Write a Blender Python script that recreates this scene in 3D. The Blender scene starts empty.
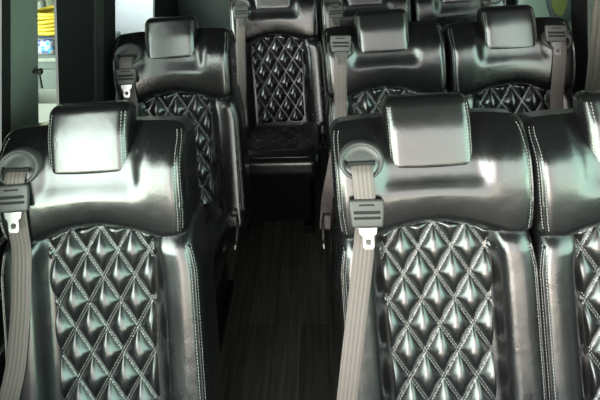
import bpy, bmesh, math, random
from mathutils import Vector, Matrix
from mathutils.bvhtree import BVHTree
random.seed(4)
C = bpy.context.scene.collection
PI = math.pi
FL = 0.98                       # height of the headrest lower edge above the van floor
TH = 0.2911; LEAN = 0.038       # recline of the seat backs
ST, CT = math.sin(TH), math.cos(TH)
YB = 0.36                       # the seat foot stands this far in front of the seat back line

# ------------------------------------------------------------------ materials
def new_mat(name):
    m = bpy.data.materials.new(name); m.use_nodes = True
    nt = m.node_tree
    return m, nt, nt.nodes['Principled BSDF'], nt.nodes, nt.links
def simple(name, col, rough=.5, metal=0, spec=.5, noise=0, nscale=40, bump=0, bscale=200, coat=0):
    m, nt, b, N, L = new_mat(name)
    b.inputs['Base Color'].default_value = (*col, 1); b.inputs['Roughness'].default_value = rough
    b.inputs['Metallic'].default_value = metal; b.inputs['Specular IOR Level'].default_value = spec
    b.inputs['Coat Weight'].default_value = coat
    tc = N.new('ShaderNodeTexCoord')
    if noise:
        n = N.new('ShaderNodeTexNoise'); n.inputs['Scale'].default_value = nscale
        L.new(tc.outputs['Object'], n.inputs['Vector'])
        r = N.new('ShaderNodeMix'); r.data_type = 'RGBA'
        r.inputs['A'].default_value = (*[c*(1-noise) for c in col], 1)
        r.inputs['B'].default_value = (*[min(1, c*(1+noise)) for c in col], 1)
        L.new(n.outputs['Fac'], r.inputs['Factor']); L.new(r.outputs['Result'], b.inputs['Base Color'])
    if bump:
        n = N.new('ShaderNodeTexNoise'); n.inputs['Scale'].default_value = bscale
        L.new(tc.outputs['Object'], n.inputs['Vector'])
        bp = N.new('ShaderNodeBump'); bp.inputs['Strength'].default_value = bump; bp.inputs['Distance'].default_value = .002
        L.new(n.outputs['Fac'], bp.inputs['Height']); L.new(bp.outputs['Normal'], b.inputs['Normal'])
    return m
def leather_mat():
    m, nt, b, N, L = new_mat('black leather')
    b.inputs['Base Color'].default_value = (.005, .005, .0052, 1)
    b.inputs['Specular IOR Level'].default_value = .85
    b.inputs['Coat Weight'].default_value = .55; b.inputs['Coat Roughness'].default_value = .2
    tc = N.new('ShaderNodeTexCoord')
    def noise(s, d=2):
        n = N.new('ShaderNodeTexNoise'); n.inputs['Scale'].default_value = s; n.inputs['Detail'].default_value = d
        L.new(tc.outputs['Object'], n.inputs['Vector']); return n
    g, w, q = noise(420, 1), noise(26, 3), noise(9, 4)
    mr = N.new('ShaderNodeMapRange'); mr.inputs['To Min'].default_value = .21; mr.inputs['To Max'].default_value = .37
    L.new(q.outputs['Fac'], mr.inputs['Value']); L.new(mr.outputs['Result'], b.inputs['Roughness'])
    b1 = N.new('ShaderNodeBump'); b1.inputs['Strength'].default_value = .16; b1.inputs['Distance'].default_value = .001
    b2 = N.new('ShaderNodeBump'); b2.inputs['Strength'].default_value = .22; b2.inputs['Distance'].default_value = .006
    L.new(w.outputs['Fac'], b2.inputs['Height']); L.new(g.outputs['Fac'], b1.inputs['Height'])
    L.new(b2.outputs['Normal'], b1.inputs['Normal']); L.new(b1.outputs['Normal'], b.inputs['Normal'])
    return m
def floor_mat():
    m, nt, b, N, L = new_mat('dark vinyl planks')
    tc = N.new('ShaderNodeTexCoord'); mp = N.new('ShaderNodeMapping')
    mp.inputs['Rotation'].default_value = (0, 0, PI/2); mp.inputs['Location'].default_value = (.31, .022, 0)
    L.new(tc.outputs['Object'], mp.inputs['Vector'])
    br = N.new('ShaderNodeTexBrick'); br.inputs['Scale'].default_value = 1
    br.inputs['Brick Width'].default_value = .62; br.inputs['Row Height'].default_value = .098
    br.inputs['Mortar Size'].default_value = .0012; br.inputs['Bias'].default_value = 0
    br.inputs['Color1'].default_value = (.036, .037, .029, 1); br.inputs['Color2'].default_value = (.075, .073, .058, 1)
    br.inputs['Mortar'].default_value = (.012, .012, .011, 1)
    L.new(mp.outputs['Vector'], br.inputs['Vector'])
    mp2 = N.new('ShaderNodeMapping'); mp2.inputs['Scale'].default_value = (70, 3.5, 1)
    L.new(tc.outputs['Object'], mp2.inputs['Vector'])
    n = N.new('ShaderNodeTexNoise'); n.inputs['Scale'].default_value = 1; n.inputs['Detail'].default_value = 5; n.inputs['Distortion'].default_value = .6
    L.new(mp2.outputs['Vector'], n.inputs['Vector'])
    mr = N.new('ShaderNodeMapRange'); mr.inputs['From Min'].default_value = .3; mr.inputs['From Max'].default_value = .7
    mr.inputs['To Min'].default_value = .45; mr.inputs['To Max'].default_value = 1.5
    L.new(n.outputs['Fac'], mr.inputs['Value'])
    mx = N.new('ShaderNodeMix'); mx.data_type = 'RGBA'; mx.blend_type = 'MULTIPLY'; mx.inputs['Factor'].default_value = 1
    L.new(br.outputs['Color'], mx.inputs['A']); L.new(mr.outputs['Result'], mx.inputs['B'])
    L.new(mx.outputs['Result'], b.inputs['Base Color']); b.inputs['Roughness'].default_value = .5
    return m
def glass_mat():
    m = bpy.data.materials.new('van window glass'); m.use_nodes = True
    nt = m.node_tree; N, L = nt.nodes, nt.links; N.clear()
    t = N.new('ShaderNodeBsdfTransparent'); t.inputs['Color'].default_value = (.86, .95, .92, 1)
    g = N.new('ShaderNodeBsdfGlossy'); g.inputs['Roughness'].default_value = .02
    mx = N.new('ShaderNodeMixShader'); o = N.new('ShaderNodeOutputMaterial')
    mx.inputs['Fac'].default_value = .04; L.new(t.outputs['BSDF'], mx.inputs[1]); L.new(g.outputs['BSDF'], mx.inputs[2])
    L.new(mx.outputs['Shader'], o.inputs['Surface'])
    return m
LEA = leather_mat()
THREAD = simple('pale grey thread', (.36, .36, .35), .6)
PLASTIC = simple('black plastic', (.018, .018, .018), .38, bump=.15, bscale=500)
GREYPL = simple('grey plastic', (.055, .055, .053), .42, bump=.15, bscale=500)
SLOTM = simple('slot black', (.004, .004, .004), .8)
STEEL = simple('steel', (.36, .36, .35), .3, metal=1)
PEDM = simple('black powder coat', (.004, .004, .004), .7, spec=.12, bump=.2, bscale=300)
TRIMB = simple('black trim', (.006, .0065, .0065), .6, bump=.2, bscale=260)
TRIMG = simple('grey green carpeted trim', (.13, .155, .135), .85, noise=.25, nscale=240, bump=.4, bscale=300)
TRIMT = simple('dark teal grained trim', (.018, .028, .026), .6, noise=.35, nscale=140, bump=.5, bscale=160)
CURT = simple('grey brown curtain cloth', (.15, .13, .11), .8, noise=.2, nscale=90)
CEILM = simple('charcoal headliner', (.03, .03, .03), .9, bump=.3, bscale=300)
FLOORM = floor_mat(); GLASS = glass_mat()
def web_mat():
    m, nt, b, N, L = new_mat('grey woven webbing')
    at = N.new('ShaderNodeUVMap'); sp = N.new('ShaderNodeSeparateXYZ'); L.new(at.outputs['UV'], sp.inputs[0])
    mu = N.new('ShaderNodeMath'); mu.operation = 'MULTIPLY'; mu.inputs[1].default_value = 2*PI*5
    L.new(sp.outputs['X'], mu.inputs[0])
    co = N.new('ShaderNodeMath'); co.operation = 'COSINE'; L.new(mu.outputs[0], co.inputs[0])
    mr = N.new('ShaderNodeMapRange'); mr.inputs['From Min'].default_value = -1; L.new(co.outputs[0], mr.inputs['Value'])
    mx = N.new('ShaderNodeMix'); mx.data_type = 'RGBA'
    mx.inputs['A'].default_value = (.095, .076, .069, 1); mx.inputs['B'].default_value = (.137, .111, .102, 1)
    L.new(mr.outputs['Result'], mx.inputs['Factor']); L.new(mx.outputs['Result'], b.inputs['Base Color'])
    b.inputs['Roughness'].default_value = .5; b.inputs['Sheen Weight'].default_value = .3
    bp = N.new('ShaderNodeBump'); bp.inputs['Strength'].default_value = .5; bp.inputs['Distance'].default_value = .001
    L.new(mr.outputs['Result'], bp.inputs['Height']); L.new(bp.outputs['Normal'], b.inputs['Normal'])
    return m
WEB = web_mat()

# ------------------------------------------------------------------ mesh helpers
class M:
    def __init__(s): s.v = []; s.f = []; s.uv = None
    def add(s, v, f):
        o = len(s.v); s.v += [Vector(p) for p in v]; s.f += [tuple(i+o for i in q) for q in f]; return s
    def map(s, fn): s.v = [Vector(fn(*p)) for p in s.v]; return s
    def mesh(s, name, mat, smooth=True):
        me = bpy.data.meshes.new(name); me.from_pydata([tuple(p) for p in s.v], [], s.f)
        bm = bmesh.new(); bm.from_mesh(me); bmesh.ops.recalc_face_normals(bm, faces=bm.faces); bm.to_mesh(me); bm.free()
        me.materials.append(mat)
        for p in me.polygons: p.use_smooth = smooth
        return me
def obj(name, me, parent=None, loc=(0, 0, 0)):
    o = bpy.data.objects.new(name, me); C.objects.link(o); o.location = loc
    if parent: o.parent = parent
    return o
def tag(o, label, cat, group=None):
    o['label'] = label; o['category'] = cat
    if group: o['group'] = group
    return o
def thing(name, label, cat, loc=(0, 0, 0), group=None):
    o = bpy.data.objects.new(name, None); C.objects.link(o); o.location = loc; o.empty_display_size = .1
    return tag(o, label, cat, group)
def struct(name, me, loc=(0, 0, 0)):
    o = obj(name, me, None, loc); o['kind'] = 'structure'; return o
def rbox(w, d, h, r, n=(8, 6, 8), c=(0, 0, 0), k=4):
    """rounded box, axes (w,d,h); n = cells on the flats, k = cells round each edge"""
    def axis(L, n):
        fl = L/2-r
        rim = [fl + r*math.tan(PI/4*(i+1)/k) for i in range(k)]
        return [-x for x in reversed(rim)] + [-fl+2*fl*i/n for i in range(n+1)] + rim
    A = [axis(L, q) for L, q in zip((w, d, h), n)]
    half = (w/2-r, d/2-r, h/2-r)
    verts, idx, faces = [], {}, []
    def vid(p):
        key = tuple(round(x, 6) for x in p)
        if key not in idx:
            inn = Vector([max(-hh, min(hh, x)) for x, hh in zip(p, half)])
            dv = Vector(p)-inn
            q = inn + dv.normalized()*r if dv.length > 1e-9 else inn
            idx[key] = len(verts); verts.append(q + Vector(c))
        return idx[key]
    for ax in range(3):
        a, b = [i for i in range(3) if i != ax]
        for sgn in (0, -1):
            for i in range(len(A[a])-1):
                for j in range(len(A[b])-1):
                    quad = []
                    for di, dj in ((0, 0), (1, 0), (1, 1), (0, 1)):
                        p = [0, 0, 0]; p[ax] = A[ax][sgn]; p[a] = A[a][i+di]; p[b] = A[b][j+dj]
                        quad.append(vid(p))
                    faces.append(tuple(quad))
    return M().add(verts, faces)
def tube(path, r, n=8, closed=False):
    m = M(); P = [Vector(p) for p in path]; N = len(P); V = []; up = None
    for i, p in enumerate(P):
        t = (P[(i+1) % N]-P[i-1]) if closed else (P[min(i+1, N-1)]-P[max(i-1, 0)])
        t.normalize()
        if up is None: up = Vector((0, 0, 1)) if abs(t.z) < .9 else Vector((1, 0, 0))
        up = (up - t*up.dot(t)).normalized(); q = t.cross(up)
        V += [p + r*(math.cos(2*PI*k/n)*up + math.sin(2*PI*k/n)*q) for k in range(n)]
    F = [(i % N*n+k, i % N*n+(k+1) % n, (i+1) % N*n+(k+1) % n, (i+1) % N*n+k) for i in range(N if closed else N-1) for k in range(n)]
    if not closed: F += [tuple(range(n)), tuple(range((N-1)*n, N*n))]
    return m.add(V, F)
def box(x0, x1, y0, y1, z0, z1):
    v = [(x, y, z) for x in (x0, x1) for y in (y0, y1) for z in (z0, z1)]
    return M().add(v, [(0, 1, 3, 2), (4, 6, 7, 5), (0, 4, 5, 1), (2, 3, 7, 6), (0, 2, 6, 4), (1, 5, 7, 3)])
def prism_x(poly, x0, x1):
    n = len(poly); v = [(x0, y, z) for y, z in poly]+[(x1, y, z) for y, z in poly]
    return M().add(v, [tuple(range(n)), tuple(range(n, 2*n))]+[(i, (i+1) % n, n+(i+1) % n, n+i) for i in range(n)])
def sm(a, b, x):
    t = max(0, min(1, (x-a)/(b-a))); return t*t*(3-2*t)

# ------------------------------------------------------------------ seat shapes, in seat-back coordinates (u across, n towards the sitter, s up along the back)
def back_to_local(u, n, s):
    return (u-LEAN*s, (s+.03*u)*ST-n*CT+YB, (s+.03*u)*CT+n*ST+FL)
HW = .222
def arch(u): return -.156-.036*min(1, abs(u)/.16)**1.7           # line where shoulder roll meets the quilted panel
def shoulder():
    m = rbox(2*HW, .135, .250, .030, (30, 4, 16), (0, -.040, -.043), 6)
    def f(u, n, s):
        t = (s+.168)/.25
        s2 = s + (1-sm(0, .6, t))*(arch(u)+.168)
        if n > -.03:
            k = (n+.03)/.0575
            n += k*(.028*math.sin(PI*max(0, min(1, t*1.02)))**.8 - .038*sm(.60, 1.05, t))
            g = sm(-.085, -.035, s)*(1-sm(.098, .135, abs(u)))      # hollow in which the headrest sits
            n -= k*.015*g
        # softer outer corners at the top
        s2 -= .006*sm(.13, .22, abs(u))*sm(.5, 1, t)
        w = 1-.03*sm(.30, 0, t)+.0*s
        return (u*w, n, s2)
    return m.map(f)
def lower_back():
    m = rbox(2*HW, .13, .53, .026, (44, 4, 26), (0, -.065, -.405), 6)
    def f(u, n, s):
        if n > -.06:
            k = (n+.06)/.06
            a = abs(u)
            w = (a-.127)/.095
            bol = (.027*sm(0, .22, w)+.006*sm(.1, .6, w))*(1-.22*sm(.55, 1.05, w)) if w > 0 else 0
            n += k*(bol*sm(-.14, -.21, s) - .014*(1-sm(.118, .136, a)) - .012*sm(-.20, -.15, s))
        wd = 1.022-.06*sm(-.27, -.17, s)
        return (u*wd, n, s)
    return m.map(f)
def headrest():
    m = rbox(.192, .088, .170, .025, (14, 5, 14), (0, -.004, .047), 5)
    def f(u, n, s):
        w = 1+.02*sm(-.01, .15, s)
        if n > 0:
            n += .002*math.cos(PI*min(1, abs(u)/.2)/1)*1 - .020*sm(.05, .145, s)
        return (u*w, n, s)
    return m.map(f)
WD, HD, S0 = .075, .118, -.160
def pw(s): return .132-.014*sm(-.16, -.5, s)          # half width of the quilted panel
def pillow(u, s):
    a, b = u/WD+(s-S0)/HD, u/WD-(s-S0)/HD
    A, B = abs(math.sin(PI*a))+1e-4, abs(math.sin(PI*b))+1e-4
    return (.5*(A**-3+B**-3))**(-.8/3)*.72+.28*(A*B)**.5
def quilt_panel(s_bot=-.59, nu=76, ns=116):
    V = []
    for j in range(ns+1):
        for i in range(nu+1):
            x = 2*i/nu-1
            u0 = x*.132; st = arch(u0)+.004
            s = st+(s_bot-st)*j/ns; u = x*pw(s)
            e = min(1, (1-abs(x))/.05)*min(1, j/2.5)*min(1, (ns-j)/4)
            n = -.018+.025*pillow(u, s)*e**.5
            if e <= 0: n = -.03
            V.append((u, n, s))
    F = [(j*(nu+1)+i, j*(nu+1)+i+1, (j+1)*(nu+1)+i+1, (j+1)*(nu+1)+i) for j in range(ns) for i in range(nu)]
    return M().add(V, F)
def bvh(*ms):
    v, f = [], []
    for m in ms: f += [tuple(i+len(v) for i in q) for q in m.f]; v += m.v
    return BVHTree.FromPolygons(v, f)
def front(tree, u, s, default=0):
    h = tree.ray_cast(Vector((u, .4, s)), Vector((0, -1, 0)))
    return h[0].y if h[0] else default
def dashes(m, pts, on=.0046, gap=.0028, w=.0013, hgt=.0008, nrm=Vector((0, 1, 0))):
    """thread dashes laid along a polyline lying on a surface"""
    P = [Vector(p) for p in pts]; acc = [0]
    for a, b in zip(P, P[1:]): acc.append(acc[-1]+(b-a).length)
    def at(d):
        for i in range(len(P)-1):
            if d <= acc[i+1] or i == len(P)-2:
                L = acc[i+1]-acc[i]
                return P[i].lerp(P[i+1], (d-acc[i])/L if L > 1e-9 else 0)
    d = 0
    while d+on < acc[-1]:
        a, b = at(d), at(d+on); t = (b-a)
        if t.length > 1e-6:
            q = t.cross(nrm).normalized()*w/2; up = nrm*hgt; dn = nrm*-.0012
            m.add([a-q+dn, a+q+dn, b+q+dn, b-q+dn, a-q*.6+up, a+q*.6+up, b+q*.6+up, b-q*.6+up],
                  [(4, 5, 6, 7), (0, 1, 5, 4), (1, 2, 6, 5), (2, 3, 7, 6), (3, 0, 4, 7)])
        d += on+gap
    return m
SH, LB, HR, QP = shoulder(), lower_back(), headrest(), quilt_panel()
T_back = bvh(SH, LB); T_all = bvh(SH, LB, HR, QP); T_q = bvh(QP); T_sh = bvh(SH); T_hr = bvh(HR)
def on_surf(tree, line, lift=0):
    return [(u, front(tree, u, s)+lift, s) for u, s in line]
# thread along the quilting, two rows beside every groove
def quilt_thread():
    m = M()
    for sgn in (1, -1):
        for k in range(-10, 13):
            for off in (-.0030, .0030):
                # line  sgn*u/WD + (s-S0)/HD = -k
                pts = []
                for i in range(241):
                    u = -.132+.264*i/240
                    s = S0+HD*(-k-sgn*u/WD)
                    L = math.hypot(1/WD, 1/HD); uu = u+off*sgn/WD/L; ss = s+off/HD/L
                    if abs(uu) < pw(ss)-.007 and -.585 < ss < arch(uu)+.001: pts.append((uu, ss))
                if len(pts) > 6: dashes(m, on_surf(T_q, pts[::4]+[pts[-1]]))
    return m
def side_line(sgn, inset, s0, s1, n=40):
    out = []
    for i in range(n+1):
        s = s0+(s1-s0)*i/n
        out.append((s, sgn*(HW-inset)*(1-.035*(1-abs(2*i/n-1))*0)))
    return out
def edge_path(tree, sgn, inset, s0, s1, n=40):
    """a path that keeps `inset` from the silhouette of the seat back seen from the front"""
    out = []
    for i in range(n+1):
        s = s0+(s1-s0)*i/n; u = HW+.02
        while u > .1 and front(tree, sgn*u, s, -9) < -8: u -= .001
        out.append((sgn*(u-inset), s))
    return out
LBT = bvh(LB)
def piping(tree, sgn, s0, s1): return tube(on_surf(tree, edge_path(tree, sgn, .012, s0, s1), .0005), .0028, 6)
def edge_thread(tree, sgn, s0, s1):
    m = M()
    for ins in (.0085, .0175): dashes(m, on_surf(tree, edge_path(tree, sgn, ins, s0, s1, 60)))
    return m
def headrest_thread(sgn):
    m = M()
    for ins in (.011, .018): dashes(m, on_surf(T_hr, edge_path(T_hr, sgn, ins, .112, -.022, 40)))
    return m
def bezel(sgn):
    """oval belt outlet: raised rim and an inner plate"""
    cu, cs = sgn*.156, .0; n0 = front(T_sh, cu, cs); m = M(); K = 40
    prof = [(1.10, -.012), (1.06, .003), (1.0, .007), (.92, .008), (.86, .004), (.80, -.001), (.5, .0005), (.0, .001)]
    A, B = .047, .039
    for r, h in prof[:-1]:
        for k in range(K):
            a = 2*PI*k/K; u, s = cu+A*r*math.cos(a), cs+B*r*math.sin(a)
            m.v.append(Vector((u, (front(T_sh, u, s)*.6+n0*.4)+h, s)))
    m.v.append(Vector((cu, n0+.001, cs))); R = len(prof)-1
    m.f = [(i*K+k, i*K+(k+1) % K, (i+1)*K+(k+1) % K, (i+1)*K+k) for i in range(R-1) for k in range(K)]
    m.f += [((R-1)*K+k, (R-1)*K+(k+1) % K, R*K) for k in range(K)]
    return m
def bezel_slot(sgn):
    cu, cs = sgn*.156, -.004; n0 = front(T_sh, cu, cs)
    return rbox(.060, .006, .010, .0028, (4, 1, 2), (cu, n0+.0025, cs), 2)
def cush_map(x, y, z):            # x across, y depth (0 back .. -1 front), z up -> seat local; the cushion rises towards its front
    return (x, y*.985+YB-.17+.02, FL-.575+z-y*.17)
def cushion():
    m = rbox(.43, .47, .12, .042, (20, 20, 4), (0, -.215, -.06), 5)
    def f(x, y, z):
        if z > -.06:
            k = (z+.06)/.06
            z += k*(.014*sm(.125, .19, abs(x))*(1-sm(-.36, -.43, y)) - .010*(1-sm(.115, .13, abs(x)))*(1-sm(-.34, -.37, y)) - .02*sm(-.36, -.45, y))
        return cush_map(x, y, z)
    return m.map(f)
def cushion_panel():
    nu, ns = 60, 80; V = []
    for j in range(ns+1):
        for i in range(nu+1):
            x, y = (2*i/nu-1)*.118, -.02-.325*j/ns
            e = min(1, (1-abs(2*i/nu-1))/.07)*min(1, j/4, (ns-j)/4)
            V.append(cush_map(x, y, -.012+.012*pillow(x, y+S0)*max(e, 0)**.6 - (.01 if e <= 0 else 0)))
    return M().add(V, [(j*(nu+1)+i, j*(nu+1)+i+1, (j+1)*(nu+1)+i+1, (j+1)*(nu+1)+i) for j in range(ns) for i in range(nu)])
def cushion_thread():
    m = M()
    for sgn in (1, -1):
        for k in range(-7, 9):
            pts = []
            for i in range(121):
                x = -.114+.228*i/120; y = HD*(-k-sgn*x/WD)
                if -.335 < y < -.03: pts.append(cush_map(x, y, -.0105))
            if len(pts) > 6: dashes(m, pts[::5]+[pts[-1]], w=.0018, nrm=Vector((0, 0, 1)))
    return m
def cushion_piping():
    p = []
    hx, y0, y1, r = .203, -.005, -.425, .05
    for cx, cy, a0 in ((hx-r, y0-r, 0), (-hx+r, y0-r, 90), (-hx+r, y1+r, 180), (hx-r, y1+r, 270)):
        for k in range(7):
            a = math.radians(a0+15*k); x, y = cx+r*math.cos(a), cy+r*math.sin(a)
            p.append(cush_map(x, y, .002-.026*sm(-.36, -.45, y)))
    q = []
    for i in range(len(p)):
        a, b = Vector(p[i]), Vector(p[(i+1) % len(p)])
        for k in range(4): q.append(a.lerp(b, k/4))
    return tube(q, .0035, 6, True)
def pedestal():
    m = rbox(.36, .30, .315, .02, (2, 2, 2), (0, 0, .2), 3)
    def f(x, y, z): return (x*(1-.12*sm(.35, .05, z)), y+.07+(-.02*sm(.1, .3, z)), z)
    return m.map(f)
def foot_rail(sgn):
    m = rbox(.045, .36, .045, .008, (1, 2, 1), (sgn*.15, .07, .0225), 2); return m
def lever(sgn):
    x = sgn*.232; y, z = YB-.23, FL-.55
    t = tube([(x-sgn*.02, y, z), (x+sgn*.004, y, z), (x+sgn*.008, y-.02, z-.012), (x+sgn*.008, y-.08, z-.06)], .006, 8)
    return t
def knob(sgn):
    x = sgn*.238; y, z = YB-.31, FL-.612
    m = rbox(.018, .024, .024, .009, (1, 1, 1), (x, y-.005, z+.002), 3); return m
MESH = {}
def build_meshes():
    for nm, m, mat in (('shoulder_roll', SH, LEA), ('backrest', LB, LEA), ('headrest', HR, LEA), ('quilted_panel', QP, LEA),
                       ('quilt_stitching', quilt_thread(), THREAD), ('pipe_sh1', piping(T_sh, 1, .060, -.165), LEA), ('pipe_sh-1', piping(T_sh, -1, .060, -.165), LEA),
                       ('pipe_lb1', piping(LBT, 1, -.20, -.60), LEA), ('pipe_lb-1', piping(LBT, -1, -.20, -.60), LEA),
                       ('th_sh1', edge_thread(T_sh, 1, .060, -.165), THREAD), ('th_sh-1', edge_thread(T_sh, -1, .060, -.165), THREAD),
                       ('th_lb1', edge_thread(LBT, 1, -.20, -.60), THREAD), ('th_lb-1', edge_thread(LBT, -1, -.20, -.60), THREAD),
                       ('th_hr1', headrest_thread(1), THREAD), ('th_hr-1', headrest_thread(-1), THREAD)):
        MESH[nm] = m.map(back_to_local).mesh(nm, mat)
    for sg in (1, -1):
        MESH['bezel', sg] = bezel(sg).map(back_to_local).mesh('belt_outlet', GREYPL)
        MESH['slot', sg] = bezel_slot(sg).map(back_to_local).mesh('slot', SLOTM)
        MESH['lever', sg] = lever(sg).mesh('recline_lever', PLASTIC); MESH['knob', sg] = knob(sg).mesh('knob', STEEL)
        MESH['rail', sg] = foot_rail(sg).mesh('foot_rail', PEDM)
    MESH['cushion'] = cushion().mesh('seat_cushion', LEA); MESH['cpanel'] = cushion_panel().mesh('cushion_panel', LEA)
    MESH['cthread'] = cushion_thread().mesh('cushion_stitching', THREAD); MESH['cpipe'] = cushion_piping().mesh('piping', LEA)
    MESH['pedestal'] = pedestal().mesh('pedestal', PEDM)
T_front = bvh(SH, LB, QP)         # kept for draping the belts (seat-back coordinates)
SHF = [v.copy() for v in SH.v]
T_keep = BVHTree.FromPolygons([v.copy() for v in SH.v+LB.v], SH.f+[tuple(i+len(SH.v) for i in q) for q in LB.f])
build_meshes()

def make_seat(label, loc, group, bz, lv, wide=1.0):
    t = thing('van_seat', label, 'seat', loc, group)
    sh = obj('shoulder_roll', MESH['shoulder_roll'], t)
    b = obj('backrest', MESH['backrest'], t); b.scale = (wide, 1, 1)
    h = obj('headrest', MESH['headrest'], t)
    for sg in ('1', '-1'):
        obj('piping', MESH['pipe_sh'+sg], sh); obj('piping', MESH['pipe_lb'+sg], b)
        for par, k in ((sh, 'th_sh'), (b, 'th_lb'), (h, 'th_hr')): obj('stitching', MESH[k+sg], par)['label'] = 'pale grey stitching along the edge'
    q = obj('quilted_panel', MESH['quilted_panel'], t)
    st = obj('stitching', MESH['quilt_stitching'], q); st['label'] = 'pale grey double stitching in a diamond grid'
    z = obj('belt_outlet', MESH['bezel', bz], t); z['label'] = 'grey oval plastic belt outlet'; obj('slot', MESH['slot', bz], z)
    c = obj('seat_cushion', MESH['cushion'], t); p = obj('quilted_panel', MESH['cpanel'], c); obj('piping', MESH['cpipe'], c)
    obj('cushion_stitching', MESH['cthread'], c)
    pd = obj('pedestal', MESH['pedestal'], t)
    for sg in (1, -1): obj('foot_rail', MESH['rail', sg], t)
    l = obj('recline_lever', MESH['lever', lv], t); k = obj('knob', MESH['knob', lv], l); k['label'] = 'bright metal knob'
    return t
def copy_tree(o, parent=None):
    c = o.copy(); C.objects.link(c); c.parent = parent
    for ch in list(o.children): copy_tree(ch, c)
    return c
Y1, Y2, Y3 = 1.0782, 1.0782+.7626, 1.0782+.7626+.6815
G = 'black quilted leather seats in three rows'
SEATS = {}
protoL = make_seat('single black quilted leather seat nearest the camera on the left, beside the grey green pillar', (-.551, Y1-YB, 0), G, -1, 1, 1.06)
protoA = make_seat('front row black quilted seat right of the aisle, its light belt slanting down', (.228, Y1-YB, 0), G, -1, -1)
protoB = make_seat('front row black quilted leather seat cut off by the right edge of the photo', (.669, Y1-YB, 0), G, 1, 1)
for proto, x, y, lab in (
        (protoL, -.5712, Y2, 'single black quilted leather seat behind the front left seat, by the left window'),
        (protoA, .2126, Y2, 'second row black quilted leather seat right of the aisle, pale belt over its left shoulder'),
        (protoB, .667, Y2, 'second row black quilted seat by the right wall, belt over its right shoulder'),
        (protoL, -.25, Y3, 'rear black quilted leather seat at the end of the aisle, cushion in view'),
        (protoA, .2026, Y3, 'mostly hidden rear black leather seat just right of the aisle-end seat, belt buckle showing'),
        (protoB, .657, Y3, 'rear row black leather seat farthest right, only its shoulder showing')):
    c = copy_tree(proto); c.location = (x, y-YB, 0); c['label'] = lab

# ------------------------------------------------------------------ seat belts
def nrmfront(u, s): 
    h = T_keep.ray_cast(Vector((u, .4, s)), Vector((0, -1, 0)))
    return h[0].y if h[0] else -.05
def ribbon(path, w=.046, t=.0022):
    """path: (u, n, s); a flat woven strap with thickness, facing the sitter"""
    P = [Vector(p) for p in path]; fine = []
    for i in range(len(P)-1):
        p0, p1, p2, p3 = P[max(i-1, 0)], P[i], P[i+1], P[min(i+2, len(P)-1)]
        for k in range(8):
            a = k/8
            fine.append(.5*((2*p1)+(p2-p0)*a+(2*p0-5*p1+4*p2-p3)*a*a+(3*p1-p0-3*p2+p3)*a**3))
    fine.append(P[-1]); m = M(); nx = 10; uvs = []
    for i, p in enumerate(fine):
        tg = fine[min(i+1, len(fine)-1)]-fine[max(i-1, 0)]; tg.normalize()
        side = tg.cross(Vector((0, 1, 0)))
        side = side.normalized() if side.length > 1e-4 else Vector((1, 0, 0))
        if side.x < 0: side = -side
        nn = side.cross(tg).normalized()
        if nn.y < 0: nn = -nn
        for f in (1, 0):
            for k in range(nx+1):
                x = k/nx-.5
                m.v.append(p+side*(x*w)+nn*(t*f-.0012*abs(2*x)**3)); uvs.append((k/nx, i/10))
    R = 2*(nx+1)
    for i in range(len(fine)-1):
        for k in range(nx):
            m.f.append((i*R+k, i*R+k+1, (i+1)*R+k+1, (i+1)*R+k))
            m.f.append((i*R+nx+1+k, (i+1)*R+nx+1+k, (i+1)*R+nx+2+k, i*R+nx+2+k))
        m.f.append((i*R, (i+1)*R, (i+1)*R+nx+1, i*R+nx+1)); m.f.append((i*R+nx, i*R+2*nx+1, (i+1)*R+2*nx+1, (i+1)*R+nx))
    e = (len(fine)-1)*R
    for o in (0, e):
        for k in range(nx): m.f.append((o+k, o+k+1, o+nx+2+k, o+nx+1+k))
    m.uv = uvs
    return m
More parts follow.
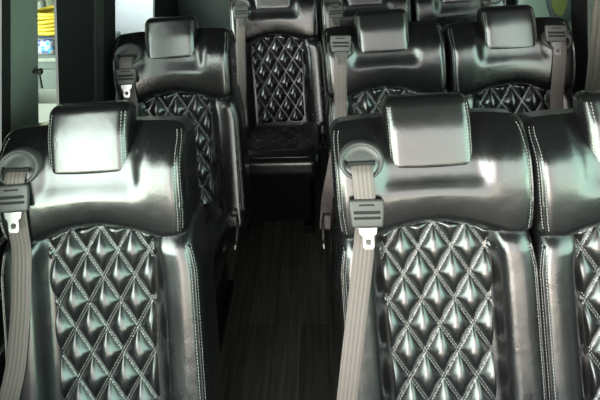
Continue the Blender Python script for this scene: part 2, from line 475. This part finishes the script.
def belt(label, x, Yr, bz, path, plate, tilt=0):
    """path: list of (u, s[, extra lift]); plate: (u, s) of the latch plate"""
    u0 = bz*.156
    pts = [(u0, nrmfront(u0, -.004)-.002, -.003)]
    for q in path:
        u, s = q[0], q[1]; lift = q[2] if len(q) > 2 else .004
        n = max(nrmfront(u+du, s+ds) for du in (-.02, 0, .02) for ds in (-.012, 0, .012))
        pts.append((u, n+lift, s))
    base = Vector((x, Yr-YB, 0)); lo = Vector(back_to_local(*pts[-1]))
    t = thing('seat_belt', label, 'seat belt', base+lo, 'grey seat belts hanging over the seat backs')
    def out(m): return m.map(lambda u, n, s: Vector(back_to_local(u, n, s))-lo)
    m = ribbon(pts); uvs = m.uv; me = out(m).mesh('webbing', WEB)
    ul = me.uv_layers.new(name='UVMap')
    for lp in me.loops: ul.data[lp.index].uv = uvs[lp.vertex_index]
    obj('webbing', me, t)
    pu, ps = plate
    pn = max(nrmfront(pu+du, ps+ds) for du in (-.03, 0, .03) for ds in (-.02, 0, .02))+.012
    ca, sa = math.cos(tilt), math.sin(tilt)
    def rot(m): return m.map(lambda u, n, s: (pu+ca*(u)-sa*s, pn+n, ps+sa*u+ca*s))
    # plastic frame with two slots across (built as four bars, bevelled)
    fr = rbox(.076, .012, .060, .0055, (6, 1, 6), (0, 0, 0), 3).map(lambda u, n, q: (u*(1-.10*sm(.01, -.03, q)), n, q))
    f = obj('latch_plate', out(rot(fr)).mesh('latch_plate', GREYPL), t)
    for c, w_, h_ in (((0, .0052, .019), .034, .004), ((0, .0052, .003), .058, .0075), ((0, .0052, -.009), .058, .0065)):
        bk = rbox(w_, .003, h_, .0012, (1, 1, 1), c, 2); obj('slot', out(rot(bk)).mesh('slot', SLOTM), f)
    # steel tongue with a hole: outline ring bridged to a hole ring, extruded
    outl = [(-.020, -.030), (.020, -.030), (.018, -.042), (.012, -.046), (.012, -.070), (.008, -.075), (-.008, -.075), (-.012, -.070), (-.012, -.046), (-.018, -.042)]
    hole = [(-.003, -.054), (.003, -.054), (.006, -.056), (.006, -.060), (.0055, -.064), (.004, -.066), (-.004, -.066), (-.0055, -.064), (-.006, -.060), (-.006, -.056)]
    n = 10; tm = M(); th = .0014
    tm.v = [Vector((a, h+.005-.20*(b+.030)*(1 if ps > -.05 else .1), b)) for h in (th, -th) for ring in (outl, hole) for a, b in ring]
    for i in range(n):
        j = (i+1) % n
        tm.f += [(i, j, n+j, n+i), (2*n+i, 3*n+i, 3*n+j, 2*n+j), (i, 2*n+i, 2*n+j, j), (n+i, n+j, 3*n+j, 3*n+i)]
    g = obj('tongue', out(rot(tm)).mesh('tongue', STEEL, False), t); g['label'] = 'bright steel belt tongue with a dark hole'
    return t
belt('grey seat belt hanging down the left side of the front left seat', -.551, Y1, -1,
     [(-.157, -.022, .006), (-.158, -.055, .008), (-.159, -.095, .006), (-.161, -.14), (-.165, -.19, .008), (-.170, -.25), (-.176, -.32), (-.184, -.38), (-.198, -.46), (-.225, -.55), (-.245, -.60)], (-.159, -.062), .02)
belt('light grey seat belt slanting down the front row seat right of the aisle', .228, Y1, -1,
     [(-.156, -.022, .006), (-.155, -.06, .008), (-.155, -.12, .008), (-.160, -.165), (-.168, -.22, .008), (-.182, -.30), (-.197, -.38), (-.212, -.46), (-.226, -.54), (-.236, -.60)], (-.153, -.108), -.02)
belt('dark grey seat belt on the single seat behind the front left seat', -.5712, Y2, -1,
     [(-.157, -.022, .006), (-.158, -.055, .008), (-.158, -.09, .008), (-.155, -.14), (-.155, -.19, .008), (-.160, -.25), (-.17, -.34), (-.19, -.45), (-.21, -.55)], (-.157, -.078))
belt('pinkish grey seat belt hanging over the second row seat right of the aisle', .2126, Y2, -1,
     [(-.158, -.022, .006), (-.160, -.055, .006), (-.165, -.10), (-.168, -.15), (-.170, -.2, .008), (-.175, -.26), (-.19, -.34), (-.212, -.43), (-.235, -.52), (-.248, -.60), (-.258, -.68)], (-.156, .018), -.05)
belt('dark grey seat belt on the second row seat by the right wall', .667, Y2, 1,
     [(.156, -.022, .006), (.153, -.055, .006), (.149, -.10), (.145, -.15), (.142, -.2, .008), (.140, -.26), (.14, -.36), (.15, -.46), (.17, -.55)], (.146, .022), -.06)
belt('grey seat belt down the left side of the rear seat at the aisle end', -.25, Y3, -1,
     [(-.156, -.022, .006), (-.156, -.055, .006), (-.160, -.10), (-.165, -.15), (-.170, -.2, .008), (-.174, -.28), (-.178, -.38), (-.185, -.47), (-.2, -.55)], (-.154, -.030))
belt('grey seat belt on the mostly hidden rear seat right of the aisle-end seat', .2026, Y3, -1,
     [(-.152, -.022, .006), (-.150, -.055, .006), (-.152, -.10), (-.155, -.15), (-.160, -.2, .008), (-.165, -.3), (-.17, -.4), (-.18, -.5)], (-.148, -.045))

# ------------------------------------------------------------------ the van
XL, XR, YR, YF, ZC = -.83, .98, 2.86, -1.2, 1.93
ZS = .76
struct('floor', box(XL-.05, XR+.05, YF-.05, YR+.05, -.03, 0).mesh('floor', FLOORM, False))
struct('ceiling', box(XL-.05, XR+.05, YF+.25, YR+.05, ZC, ZC+.04).mesh('ceiling', CEILM, False))
struct('wall_left', box(XL-.05, XL, YF, YR, 0, ZS).mesh('wall_left', TRIMT, False))
struct('wall_right', box(XR, XR+.05, YF, YR, 0, ZS).mesh('wall_right', TRIMT, False))
struct('wall_rear', box(XL-.05, XR+.05, YR, YR+.05, 0, ZC).mesh('wall_rear', TRIMT, False))
struct('wall_front', box(XL-.05, XR+.05, YF-.05, YF, 0, .06).mesh('wall_front', TRIMB, False))
def pillar(name, poly, mat, side, t=.04):
    x0, x1 = (XL-.004, XL+.004) if side < 0 else (XR-.006, XR+.006)
    return struct(name, prism_x(poly, x0, x1).mesh(name, mat, False))
# left wall, front to back
pillar('trim_1', [(1.088, ZS), (1.129, ZS), (1.527, ZC), (1.486, ZC)], TRIMB, -1, .045)
pillar('trim_2', [(1.129, ZS), (1.272, ZS), (1.658, ZC), (1.527, ZC)], TRIMG, -1, .05)
pillar('trim_3', [(1.403, ZS), (1.855, ZS), (2.276, ZC), (1.742, ZC)], TRIMB, -1, .046)
pillar('trim_4', [(2.351, ZS), (2.860, ZS), (2.860, ZC), (2.842, ZC)], TRIMB, -1, .05)
pillar('trim_5', [(YF, 1.70), (YR, 1.70), (YR, ZC), (YF, ZC)], TRIMB, -1, .05)
# right wall
pillar('trim_6', [(1.837, ZS), (1.960, ZS), (2.287, ZC), (2.118, ZC)], TRIMB, 1, .06)
pillar('trim_7', [(2.62, ZS), (YR, ZS), (YR, ZC), (2.62, ZC)], TRIMT, 1, .05)
pillar('trim_8', [(YF, 1.70), (YR, 1.70), (YR, ZC), (YF, ZC)], TRIMB, 1, .05)
pillar('added_shade_panel', [(.70, ZS), (1.06, ZS), (1.36, 1.70), (.80, 1.70)], TRIMB, -1, .05)  # unseen opaque panel added on the left wall to darken the seat reflections
hk = thing('coat_hook', 'small round black knob on the grey green left pillar', 'hook', (XL+.012, 1.352, 1.10))
obj('stem', tube([(-.006, 0, 0), (.012, 0, 0)], .004, 8).mesh('stem', PLASTIC), hk)
obj('knob', rbox(.012, .018, .018, .0055, (1, 1, 1), (.015, 0, 0), 3).mesh('knob', PLASTIC), hk)
for i, (x, y0, y1) in enumerate(((XL-.03, YF, 1.215), (XL-.03, 1.325, 1.75), (XL-.03, 1.80, 2.56), (XR+.03, 1.98, 2.62)), 1):
    struct('window_%d' % i, box(x-.002, x+.002, y0, y1, ZS, 1.70).mesh('window_%d' % i, GLASS, False))
# polished slide rail on the wide black pillar
tr = prism_x([(1.65, ZS), (1.71, ZS), (2.06, 1.70), (1.985, 1.70)], XL+.004, XL+.014).mesh('trim_9', simple('satin black rail', (.03, .03, .028), .35), False)
struct('trim_9', tr)
# curtain by the right wall
def curtain():
    V = []; n, k = 90, 14
    for f in (0, 1):
        for i in range(n+1):
            y = 1.36+.475*i/n
            for j in range(k+1):
                z = .72+.98*j/k
                x = XR-.025+.012*math.sin(2*PI*(y-1.4)/.042+.3*math.sin(6*z))+.004*f
                V.append((x, y+.02*(z-.9), z))
    R = k+1; O = (n+1)*R
    F = [(i*R+j, (i+1)*R+j, (i+1)*R+j+1, i*R+j+1) for i in range(n) for j in range(k)]
    F += [tuple(O+q for q in f[::-1]) for f in F]
    return M().add(V, F)
tag(obj('curtain', curtain().mesh('curtain', CURT)), 'grey brown pleated curtain hanging at the right wall', 'curtain')
# stitched arm pad on the left wall beside the front seat
ap = thing('armrest', 'black stitched arm pad on the left wall beside the front left seat', 'armrest', (XL+.026, .92, .45))
obj('pad', rbox(.04, .34, .42, .016, (2, 8, 8), (0, 0, .21), 4).mesh('pad', LEA), ap)
am = M()
for z in (.10, .108, .22, .228, .34, .348): dashes(am, [(.0202, -.15, z), (.0202, 0, z+.004), (.0202, .15, z)], nrm=Vector((1, 0, 0)))
obj('stitching', am.mesh('stitching', THREAD), ap)

# ------------------------------------------------------------------ the garage outside
GZ = -.5
CLAD = simple('pale green cladding', (.17, .18, .115), .7, noise=.05, nscale=8)
struct('ground', box(-7, 6, -6, 9, GZ-.05, GZ).mesh('ground', simple('concrete', (.32, .32, .30), .8, noise=.2, nscale=6), False))
gw = M()
for i in range(24):
    x0 = -6.0+.32*i; b = box(x0+.006, x0+.314, 4.6, 4.66, GZ, 2.0); gw.add(b.v, b.f)
b = box(-6, 1.68, 4.66, 4.72, GZ, 2.0); gw.add(b.v, b.f)
struct('wall_garage_back', gw.mesh('wall_garage_back', CLAD, False))
struct('wall_garage_right', box(1.68, 1.76, 1.2, 9, GZ, 2.0).mesh('wall_garage_right', simple('pale mint wall', (.17, .23, .20), .6), False))
dp = tag(obj('downpipe', tube([(-2.55, 4.52, GZ), (-2.55, 4.52, 2.0)], .035, 12).mesh('downpipe', simple('grey pipe', (.12, .13, .11), .5))), 'grey vertical pipe on the pale garage wall above the yellow hose', 'pipe')
# cabinet
cab = thing('storage_cabinet', 'grey green storage cabinet outside the narrow left window', 'cabinet', (-1.78, 3.25, GZ))
CABM = simple('grey green cabinet paint', (.05, .07, .058), .5, noise=.08)
obj('body', rbox(.62, .50, 1.04, .012, (2, 2, 2), (0, 0, .52), 2).mesh('body', CABM), cab)
obj('worktop', rbox(.66, .54, .03, .008, (2, 2, 1), (0, 0, 1.055), 2).mesh('worktop', simple('pale worktop', (.16, .18, .15), .5)), cab)
for s in (-1, 1): 
    d = obj('door', rbox(.295, .018, .95, .005, (1, 1, 1), (s*.152, -.256, .52), 2).mesh('door', CABM), cab)
    obj('handle', tube([(s*.03, -.27, .50), (s*.03, -.285, .52), (s*.03, -.285, .62), (s*.03, -.27, .64)], .005, 8).mesh('handle', STEEL), d)
ZT = GZ+1.07
# yellow hose coil
hose = thing('hose_coil', 'coiled bright yellow hose lying on the goods on the garage cabinet', 'hose', (-1.74, 3.22, ZT+.105))
YEL = simple('yellow hose rubber', (.40, .28, .008), .45)
hp = []
for i in range(6*36+1):
    a = 2*PI*i/36; lv = i/36; r = .155+.012*math.sin(lv*2.1)
    hp.append((r*math.cos(a), r*.9*math.sin(a), .014+.024*lv*.92+.006*math.sin(a*2+lv)))
obj('coil', tube(hp, .013, 8).mesh('coil', YEL), hose)
hp = [(-.16, -.02, .16), (-.10, -.10, .19), (-.02, -.13, .24), (.06, -.10, .26), (.12, -.02, .24), (.15, .06, .17)]
obj('hose_end', tube(hp, .007, 8).mesh('hose_end', simple('dark hose end', (.05, .05, .03), .5)), hose)
cl = obj('fitting', tube([(.10, -.03, .25), (.16, .02, .275)], .012, 8).mesh('fitting', STEEL), hose)
# packages on the cabinet
WB = bpy.data.materials.new('white and blue printed wrap'); WB.use_nodes = True
nt = WB.node_tree; bs = nt.nodes['Principled BSDF']; tc = nt.nodes.new('ShaderNodeTexCoord')
vo = nt.nodes.new('ShaderNodeTexVoronoi'); vo.inputs['Scale'].default_value = 60
cr = nt.nodes.new('ShaderNodeValToRGB'); cr.color_ramp.interpolation = 'CONSTANT'
cr.color_ramp.elements[0].color = (.24, .25, .26, 1); cr.color_ramp.elements[1].position = .62; cr.color_ramp.elements[1].color = (.03, .05, .2, 1)
e = cr.color_ramp.elements.new(.82); e.color = (.02, .2, .34, 1)
nt.links.new(tc.outputs['Object'], vo.inputs['Vector']); sp = nt.nodes.new('ShaderNodeSeparateColor')
nt.links.new(vo.outputs['Color'], sp.inputs['Color']); nt.links.new(sp.outputs['Red'], cr.inputs['Fac']); nt.links.new(cr.outputs['Color'], bs.inputs['Base Color'])
tag(obj('wrapped_package', rbox(.22, .18, .10, .025, (3, 3, 3), (0, 0, .05), 3).mesh('wrapped_package', WB), None, (-1.80, 3.12, ZT)), 'white and blue wrapped package under the yellow hose', 'package')
tag(obj('cardboard_box', rbox(.10, .12, .10, .004, (1, 1, 1), (0, 0, .05), 2).mesh('cardboard_box', simple('tan cardboard', (.24, .15, .08), .8, noise=.1)), None, (-1.61, 3.10, ZT)), 'small tan cardboard box beside the blue and white package', 'box')
def tray():
    m = M()
    for b in (box(-.15, .15, -.11, .11, 0, .012), box(-.15, .15, -.11, -.098, .012, .11), box(-.15, .15, .098, .11, .012, .11), box(-.15, -.138, -.098, .098, .012, .11), box(.138, .15, -.098, .098, .012, .11)): m.add(b.v, b.f)
    return m
st = thing('side_stand', 'pale stand in front of the grey green cabinet outside', 'stand', (-1.60, 2.66, GZ))
obj('top', rbox(.36, .28, .02, .005, (1, 1, 1), (0, 0, .84), 2).mesh('top', CABM), st)
for sx in (-1, 1):
    for sy in (-1, 1): obj('leg', box(sx*.15-.012, sx*.15+.012, sy*.11-.012, sy*.11+.012, 0, .831).mesh('leg', CABM, False), st)
tag(obj('tray', tray().mesh('tray', simple('white plastic', (.18, .19, .165), .5), False), None, (-1.60, 2.66, GZ+.85)), 'open white tray low in the narrow left window', 'tray')
# white board and timber behind the second window
def slab(p, q, w, t, y0, y1): pass
wb = prism_x([(0, 0), (.03, 0), (.33, 1.9), (.30, 1.9)], -.36, .30)
tag(obj('white_board', wb.mesh('white_board', simple('white board', (.34, .34, .385), .5), False), None, (-1.25, 3.6, GZ)), 'large white board leaning behind the window beside the second left seat', 'board')
tag(obj('timber_post', box(-.05, .05, -.05, .05, 0, 2.3).mesh('timber_post', simple('yellow green timber', (.19, .19, .07), .7), False), None, (-1.72, 3.75, GZ)), 'pale yellow green post at the left edge of the white board', 'post')
# round reel on the right-hand garage wall
rl = thing('hose_reel', 'round yellow green reel with dark rim outside the right rear window', 'reel', (1.66, 3.55, .72))
def disc_x(r, x0, x1, n=40):
    m = M(); m.v = [Vector((x, r*math.cos(2*PI*k/n), r*math.sin(2*PI*k/n))) for x in (x0, x1) for k in range(n)]
    m.f = [tuple(range(n)), tuple(range(n, 2*n))]+[(k, (k+1) % n, n+(k+1) % n, n+k) for k in range(n)]; return m
obj('rim', tube([(-.04, .17*math.cos(2*PI*k/40), .17*math.sin(2*PI*k/40)) for k in range(40)], .03, 10, True).mesh('rim', simple('dark teal rubber', (.03, .05, .05), .5)), rl)
obj('face', disc_x(.15, -.05, .01).mesh('face', simple('yellow green face', (.17, .2, .05), .5, noise=.3, nscale=20), False), rl)

# ------------------------------------------------------------------ light: daylight from the open front, paler sides
sc = bpy.context.scene
w = bpy.data.worlds.new('World'); sc.world = w; w.use_nodes = True
N, L = w.node_tree.nodes, w.node_tree.links; N.clear()
tc = N.new('ShaderNodeTexCoord'); sp = N.new('ShaderNodeSeparateXYZ'); L.new(tc.outputs['Generated'], sp.inputs[0])
def ramp(src, pts):
    r = N.new('ShaderNodeMapRange'); r.interpolation_type = 'SMOOTHSTEP'
    r.inputs['From Min'].default_value, r.inputs['From Max'].default_value = pts[0], pts[1]
    r.inputs['To Min'].default_value, r.inputs['To Max'].default_value = pts[2], pts[3]
    L.new(src, r.inputs['Value']); return r.outputs['Result']
def mul(a, b):
    m = N.new('ShaderNodeMath'); m.operation = 'MULTIPLY'; L.new(a, m.inputs[0]); L.new(b, m.inputs[1]); return m.outputs[0]
def add(a, b):
    m = N.new('ShaderNodeMath'); m.operation = 'ADD'; L.new(a, m.inputs[0])
    if isinstance(b, float): m.inputs[1].default_value = b
    else: L.new(b, m.inputs[1])
    return m.outputs[0]
front_ = ramp(sp.outputs['Y'], (-.05, -.55, 0, 1))
elev = mul(ramp(sp.outputs['Z'], (-.44, -.20, .03, 1)), ramp(sp.outputs['Z'], (.95, .35, .5, 1)))
elev = mul(elev, ramp(sp.outputs['Z'], (-.04, -.16, 1, 2.4)))
strength = add(mul(mul(front_, elev), add(ramp(sp.outputs['X'], (-.42, .02, 15.5, 3.7)), ramp(sp.outputs['X'], (.18, .42, 0, 2.6)))), .08)
cm = N.new('ShaderNodeMix'); cm.data_type = 'RGBA'
cm.inputs['A'].default_value = (1.0, .965, .94, 1); cm.inputs['B'].default_value = (.64, .97, .83, 1)
L.new(ramp(sp.outputs['X'], (.22, .50, 0, 1)), cm.inputs['Factor'])
wm = N.new('ShaderNodeMix'); wm.data_type = 'RGBA'; wm.blend_type = 'MULTIPLY'
wm.inputs['B'].default_value = (1.0, .94, .80, 1); L.new(cm.outputs['Result'], wm.inputs['A']); L.new(ramp(sp.outputs['Z'], (.05, -.12, 0, 1)), wm.inputs['Factor'])
bg = N.new('ShaderNodeBackground'); o = N.new('ShaderNodeOutputWorld')
L.new(wm.outputs['Result'], bg.inputs['Color']); L.new(strength, bg.inputs['Strength']); L.new(bg.outputs[0], o.inputs[0])

# ------------------------------------------------------------------ camera
cam = bpy.data.cameras.new('Camera'); co = bpy.data.objects.new('Camera', cam); C.objects.link(co); sc.camera = co
pitch, yaw, roll = .2764, -.048, -.0451
fw = Vector((math.sin(yaw)*math.cos(pitch), math.cos(yaw)*math.cos(pitch), -math.sin(pitch)))
rt = Vector((math.cos(yaw), -math.sin(yaw), 0)); up = rt.cross(fw)
r2 = math.cos(roll)*rt+math.sin(roll)*up; u2 = -math.sin(roll)*rt+math.cos(roll)*up
mt = Matrix((r2, u2, -fw)).transposed().to_4x4(); mt.translation = (0, 0, .6307+FL)
co.matrix_world = mt
cam.sensor_width = 36; cam.sensor_fit = 'HORIZONTAL'; cam.lens = 524.08/600*36; cam.shift_y = -180.14/600
cam.clip_start = .02
sc.view_settings.view_transform = 'Standard'; sc.view_settings.look = 'None'; sc.view_settings.gamma = 1
sc.view_settings.use_curve_mapping = False; sc.view_settings.exposure = 0.25
sc.cycles.use_denoising = True
sc.cycles.max_bounces = 8
